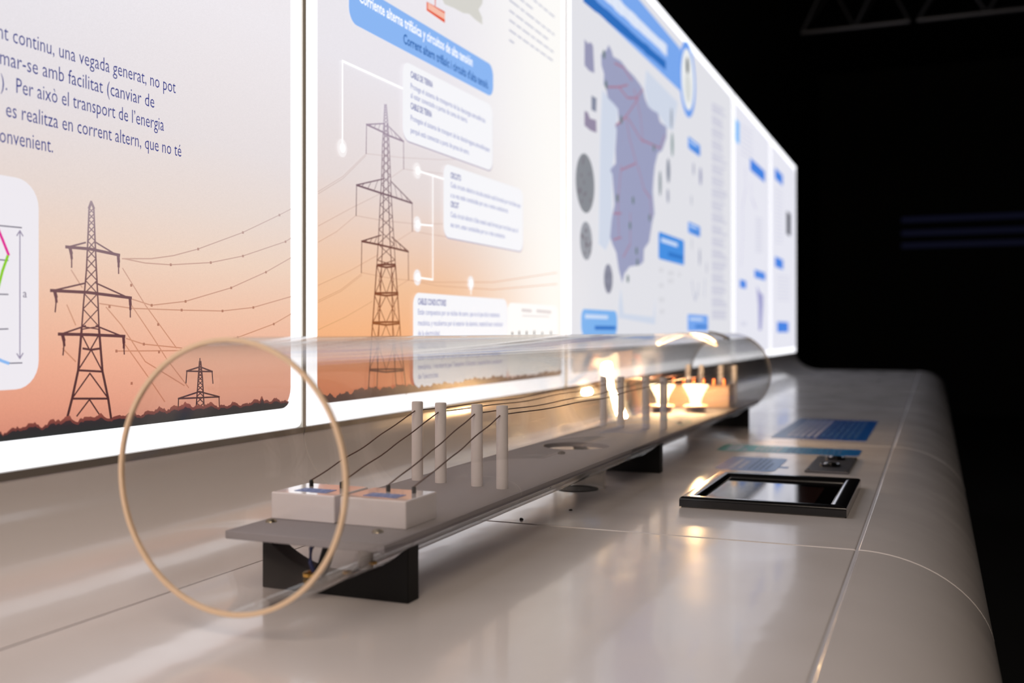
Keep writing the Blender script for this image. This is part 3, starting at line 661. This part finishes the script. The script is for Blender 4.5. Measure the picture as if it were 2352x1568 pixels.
M_core_l = E((255, 226, 175), 26); M_neck = E((255, 205, 120), 1.6)
def lamp(x, y, label):
    t = thing('halogen_lamp', label, 'lamp', (x, y, BT), 'lit halogen lamps in the tube')
    obj('holder', G().cyl((x, y, BT), .088, .05, 28), P('lamp_holder', (52, 40, 38), .5), t)
    obj('holder_flange', G().cyl((x, y, BT+.05), .112, .014, 32), P('flange', (205, 160, 130), .45), t)
    obj('reflector', G().lathe((x, y, BT+.066), [(.05, 0), (.053, .05), (.058, .07), (.078, .11), (.104, .155), (.116, .175), (.116, .186), (.108, .186), (.1, .17), (.07, .112), (.046, .07), (.04, .03)], 36), M_glow, t, label='faceted glass reflector glowing yellow')
    obj('bulb', G().lathe((x, y, BT+.08), [(1e-4, 0), (.02, 0), (.022, .03), (.014, .045), (1e-4, .05)], 16), M_core_l, t)
    g = G()
    for k in (-1, 1): g.tube([(x+k*.02, y, BT+.06), (x+k*.02, y, BT+.085)], .004, 6)
    obj('contact_pins', g, M_brass, t, kind='stuff')
    l = bpy.data.lights.new('lamp_light', 'POINT'); l.energy = 15; l.color = (1, .75, .50); l.shadow_soft_size = .04*S
    o = bpy.data.objects.new('lamp_light', l); link(o); o.location = Vector((x, y, BT+.19))*S
    return t
lamp(-2.016, 9.23, 'lit halogen lamp on the right, nearer the counter front'); lamp(-2.30, 9.12, 'lit halogen lamp on the left, partly behind a grey post')
tb = thing('junction_box', 'cream junction box across the board behind the two lamps', 'box', (AX, 9.8, BT))
obj('housing', G().box(-2.43, -1.82, 9.82, 10.1, BT, .46), P('cream_box', (150, 122, 100), .5), tb, bevel=.01)
obj('lid', G().box(-2.435, -1.815, 9.81, 10.11, .46, .475), P('cream_box', (150, 122, 100), .5), tb, bevel=.004)
g = G()
for k in range(6):
    x = -2.38+.1*k; g.cyl((x, 9.9, .475), .02, .06, 12)
obj('terminals', g, P('copper_terminal', (196, 104, 66), .3, metal=.8), tb, kind='stuff')
# ---- hatch cover on the tube top
hc = thing('cover_flap', 'small clear flap with a dark edge bar on top of the tube beyond the opening', 'flap', (-1.98, 9.9, .94))
obj('flap', G().extrude([(AX+.458*math.sin(a), AZ+.458*math.cos(a)) for a in [(-.35+.09*i) for i in range(11)]]+[(AX+.4515*math.sin(a), AZ+.4515*math.cos(a)) for a in [(-.35+.09*i) for i in range(11)][::-1]], 9.6, 10.1, True), clear('flap_clear', (.8, .8, .82), .1), hc)
obj('edge_bar', G().extrude([(AX+.47*math.sin(a), AZ+.47*math.cos(a)) for a in [(.1+.05*i) for i in range(10)]]+[(AX+.452*math.sin(a), AZ+.452*math.cos(a)) for a in [(.1+.05*i) for i in range(10)][::-1]], 9.98, 10.08), P('dark_clip', (30, 30, 34), .4), hc)

# ---- cable, bushings, clear pipe, crumbs
cb = thing('power_cable', 'short dark cable with blue wire and brass bushing under the near board end', 'cable', (-2.12, 3.17, .1))
obj('cable_sleeve', G().tube([(-2.06, 3.2, BT-.03), (-2.062, 3.2, .2), (-2.08, 3.19, .13), (-2.09, 3.18, .108)], .024, 12), M_black, cb)
obj('blue_wire', G().tube([(-2.10, 3.17, .226), (-2.115, 3.16, .2), (-2.118, 3.16, .15), (-2.11, 3.17, .115)], .008, 8), P('blue_wire', (38, 48, 92), .4), cb)
obj('brass_bushing', G().lathe((-2.115, 3.16, .1), [(.03, 0), (.03, .012), (.024, .016), (.014, .016), (.014, 0), (.03, 0)], 24), P('brass', (214, 170, 92), .25, metal=1), cb)
for x, y in ((-1.985, 3.2), (-1.90, 3.24)):
    z = AZ-math.sqrt(R1**2-(x-AX)**2)
    obj('brass_nut', G().lathe((x, y, z+.001), [(.018, 0), (.018, .009), (.006, .012), (.006, 0), (.018, 0)], 6, False), P('brass', (214, 170, 92), .25, metal=1), base=(x, y, z),
        label='small brass nut on the tube floor, %s' % ('nearer the cable' if x < -1.95 else 'nearer the tube wall'), cat='nut')
pp = thing('clear_riser', 'short clear upright pipe between counter and tube, over a dark cable hole', 'pipe', (-2.09, 6.15, 0))
obj('pipe_wall', G().lathe((-2.09, 6.15, .001), [(.169, 0), (.169, .215), (.158, .215), (.158, 0), (.169, 0)], 48), clear('riser_clear', (.93, .925, .91), .05), pp)
obj('hole_ring', G().lathe((-2.09, 6.10, .001), [(.135, 0), (.135, .003), (.1, .004), (.1, 0), (.135, 0)], 48), M_black, pp, label='dark ring of the cable hole')
obj('hole_cap', G().cyl((-2.09, 6.10, .0005), .1, .001, 40), P('hole_dark', (50, 46, 44), .6), pp)
def crumb(x, y, z, r, label, rgb, name='plaster_crumb'):
    g = G(); rnd = random.Random(int(x*1000)); vs = []
    g.lathe((x, y, z), [(1e-4, 0), (r, 0), (r*.9, r*.4), (r*.3, r*.8), (1e-4, r*.8)], 9, False)
    g.v = [(a+rnd.uniform(-.3, .3)*r, b+rnd.uniform(-.3, .3)*r, c) for a, b, c in g.v]
    obj(name, g, P(name+str(rgb[0]), rgb, .8), base=(x, y, z), label=label, cat='debris')
crumb(-2.08, 5.78, BT, .022, 'small grey crumb on the board in front of the round hole', (92, 86, 80))
crumb(-2.02, 4.985, 0, .012, 'tiny dark speck on the counter below the tube, before the cross joint', (90, 84, 80), 'dirt_speck')
crumb(-1.87, 5.35, 0, .010, 'tiny dark speck on the counter just beyond the cross joint', (70, 66, 62), 'dirt_speck')

# ------------------------------------------------------------------ things on the counter
fr = thing('framed_screen', 'black framed glass screen lying flat on the counter', 'picture frame', (-.885, 6.2, 0))
FX0, FX1, FY0, FY1, FH, FB = -1.335, -.43, 5.68, 6.83, .062, .10
M_frame = P('black_lacquer', (14, 13, 14), .22, coat=.8)
prof = [(0, .006), (0, .04)]+[(.02-.02*math.cos(a), .042+.02*math.sin(a)) for a in [math.pi/2*i/6 for i in range(7)]]+[(.06, .062), (.078, .058), (.092, .048), (FB, .034), (FB, .006)]
cs = [(FX0, FY0, 1, 1), (FX1, FY0, -1, 1), (FX1, FY1, -1, -1), (FX0, FY1, 1, -1)]
for i in range(4):
    a, b = cs[i], cs[(i+1) % 4]; k = len(prof)
    vs = [(a[0]+a[2]*d, a[1]+a[3]*d, z) for d, z in prof]+[(b[0]+b[2]*d, b[1]+b[3]*d, z) for d, z in prof]
    g = G().add(vs, [tuple(range(k)), tuple(range(2*k-1, k-1, -1))], False)
    for j in range(k):
        q = (j+1) % k; g.f.append((j, q, k+q, k+j)); g.sm.append(True)
    obj('frame_rail', g, M_frame, fr)
M_gl = P('dark_glass', (10, 9, 10), .02, coat=1)
M_gl.node_tree.nodes['Principled BSDF'].inputs['IOR'].default_value = 4.5
obj('glass', G().box(FX0+FB-.01, FX1-FB+.01, FY0+FB-.01, FY1-FB+.01, .028, .034), M_gl, fr, label='black glass reflecting the lit panels')
obj('inner_photo', G().box(-1.0, FX1-FB-.09, FY0+FB+.0, FY1-FB-.22, 0.034, .0345), P('brown_display', (52, 34, 30), .06, coat=1), fr, label='dim brown picture area')
obj('backing', G().box(FX0+.01, FX1-.01, FY0+.01, FY1-.01, .0005, .006), P('white_backing', (150, 145, 138), .8), fr)
bp = thing('button_plate', 'small brushed metal plate with two push buttons beyond the black frame', 'control plate', (-.7, 7.88, 0))
obj('plate', G().box(-.845, -.55, 7.42, 8.34, 0, .016), P('brushed_metal', (92, 90, 94), .38, metal=.85, bump=(200, .1, .0005)), bp, bevel=.003)
for y in (7.745, 8.17):
    k = obj('button_ring', G().lathe((-.70, y, .016), [(.072, 0), (.072, .012), (.064, .018), (.05, .014), (.05, 0), (.072, 0)], 32), P('dark_metal', (46, 45, 48), .25, metal=.9), bp)
    obj('button_cap', G().lathe((-.70, y, .016), [(.05, .006), (.046, .016), (.03, .022), (.012, .024), (1e-4, .025)], 28), P('polished_steel', (170, 165, 165), .15, metal=1), k)
for x in (-.825, -.57):
    for y in (7.46, 8.3): obj('screw', G().cyl((x, y, .016), .011, .004, 12), M_brass, bp)
def cround(x0, x1, y0, y1, r, z0, z1, n=5):
    pts = [(p[1], p[0]) for p in rrect(y0, y1, x0, x1, r, n)]; m = len(pts)
    return G().add([(x, y, z0) for x, y in pts]+[(x, y, z1) for x, y in pts], [tuple(range(m)), tuple(range(2*m-1, m-1, -1))]+[(i, (i+1) % m, m+(i+1) % m, m+i) for i in range(m)])
def sticker(x0, x1, y0, y1, r, label, stops, rows, c1, c2, tail=None):
    t = thing('counter_sticker', label, 'sticker', ((x0+x1)/2, y0, 0), 'blue caption stickers on the counter')
    m = EG('sticker_print', [(p, c) for p, c in stops], x0-(x0+x1)/2, x1-(x0+x1)/2, axis=0, lit=False, rough=.28, grain=0)
    g = cround(x0, x1, y0, y1, r, 0, .0022)
    if tail: g.box(*tail, 0, .0021)
    obj('sheet', g, m, t)
    rnd = random.Random(int(y0*10))
    for k, (x, w_, a, b, c) in enumerate(rows):
        g = G(); y = y0+(y1-y0)*a; ye = y0+(y1-y0)*b
        while y < ye-.02:
            l = rnd.uniform(.05, .16); g.box(x-w_/2, x+w_/2, y, min(y+l, ye), .0022, .0030); y += l+.022
        obj('text_row', g, P('print_'+c, c1 if c == 'light' else c2, .35), t)
hw = (-1.48-1.06)/2
sticker(-1.48, -1.05, 7.37, 8.15, .07, 'small pale blue caption sticker beside the framed screen', [(-.215, (108, 130, 186)), (.215, (60, 122, 190))],
        [(-1.37, .03, .12, .8, 'light'), (-1.31, .03, .12, .7, 'light'), (-1.24, .018, .1, .9, 'dark'), (-1.2, .018, .1, .9, 'dark'), (-1.16, .018, .1, .85, 'dark'), (-1.12, .018, .1, .6, 'dark')], (176, 182, 205), (52, 96, 150), tail=(-1.06, -.985, 7.6, 7.66))
rows = [(-1.60, .045, .1, .9, 'light'), (-1.54, .045, .1, .9, 'light'), (-1.47, .03, .1, .4, 'light')]+[(-1.38+.045*i, .02, .15, .85, 'light') for i in range(5)]+[(-1.12+.045*i, .022, .12, .9, 'dark') for i in range(10)]
sticker(-1.69, -.556, 8.53, 9.0, .06, 'long narrow teal and blue sticker running across the counter', [(-.567, (30, 150, 150)), (.0, (24, 116, 158)), (.567, (16, 92, 164))], rows, (150, 205, 214), (14, 74, 132), tail=(-.76, -.66, 8.42, 8.54))
rows = [(-1.28+.06*i, .03, .08, .93, 'dark' if i > 4 else 'light') for i in range(11)]
sticker(-1.42, -.567, 9.72, 11.95, .02, 'large dark blue sticker, farthest of the counter stickers', [(-.42, (40, 92, 150)), (.0, (26, 66, 146)), (.42, (16, 84, 160))], rows, (58, 100, 168), (14, 50, 112))

# ------------------------------------------------------------------ dark hall beyond
M_truss = P('aluminium_truss', (96, 96, 100), .4, metal=.7)
def truss(x0, x1, label, n):
    t = thing('ceiling_truss', label, 'truss', (x0, 30, 9.53), 'ceiling trusses')
    z0, z1 = 9.53, 11.0
    for (y, z) in ((30, z0), (30.0, z1), (31.2, z1)): obj('chord', G().tube([(x0, y, z), (x1, y, z)], .07, 10), M_truss, t)
    for i in range(n):
        a = x0+(x1-x0)*i/n; b = x0+(x1-x0)*(i+1)/n; m = (a+b)/2
        for s in ((a, m), (b, m)): obj('brace', G().tube([(s[0], 30, z0), (s[1], 30, z1)], .04, 8), M_truss, t)
        obj('brace', G().tube([(a, 30, z0), (m, 31.2, z1)], .04, 8), M_truss, t)
truss(-3.5, -.62, 'left length of dim lattice truss in the dark under the ceiling', 2)
truss(-.42, 6.5, 'right length of dim lattice truss running out of the picture', 4)
for k, z in enumerate((7.32, 6.55, 5.85)):
    lt = thing('light_strip', '%s of three faint blue light strips on the far dark wall' % ('top', 'middle', 'bottom')[0 if k == 0 else k] if False else '%s one of three faint blue light strips on the dark far wall' % ('top', 'middle', 'bottom')[k], 'light strip', (2, 61.9, z), 'blue light strips on the far wall')
    obj('tray', G().box(-1.8, 7.5, 61.85, 62, z-.22, z+.22), M_dark, lt)
    obj('glow_bar', G().box(-1.7, 7.4, 61.8, 61.86, z-.14, z+.14), E((8, 10, 25), 1), lt)
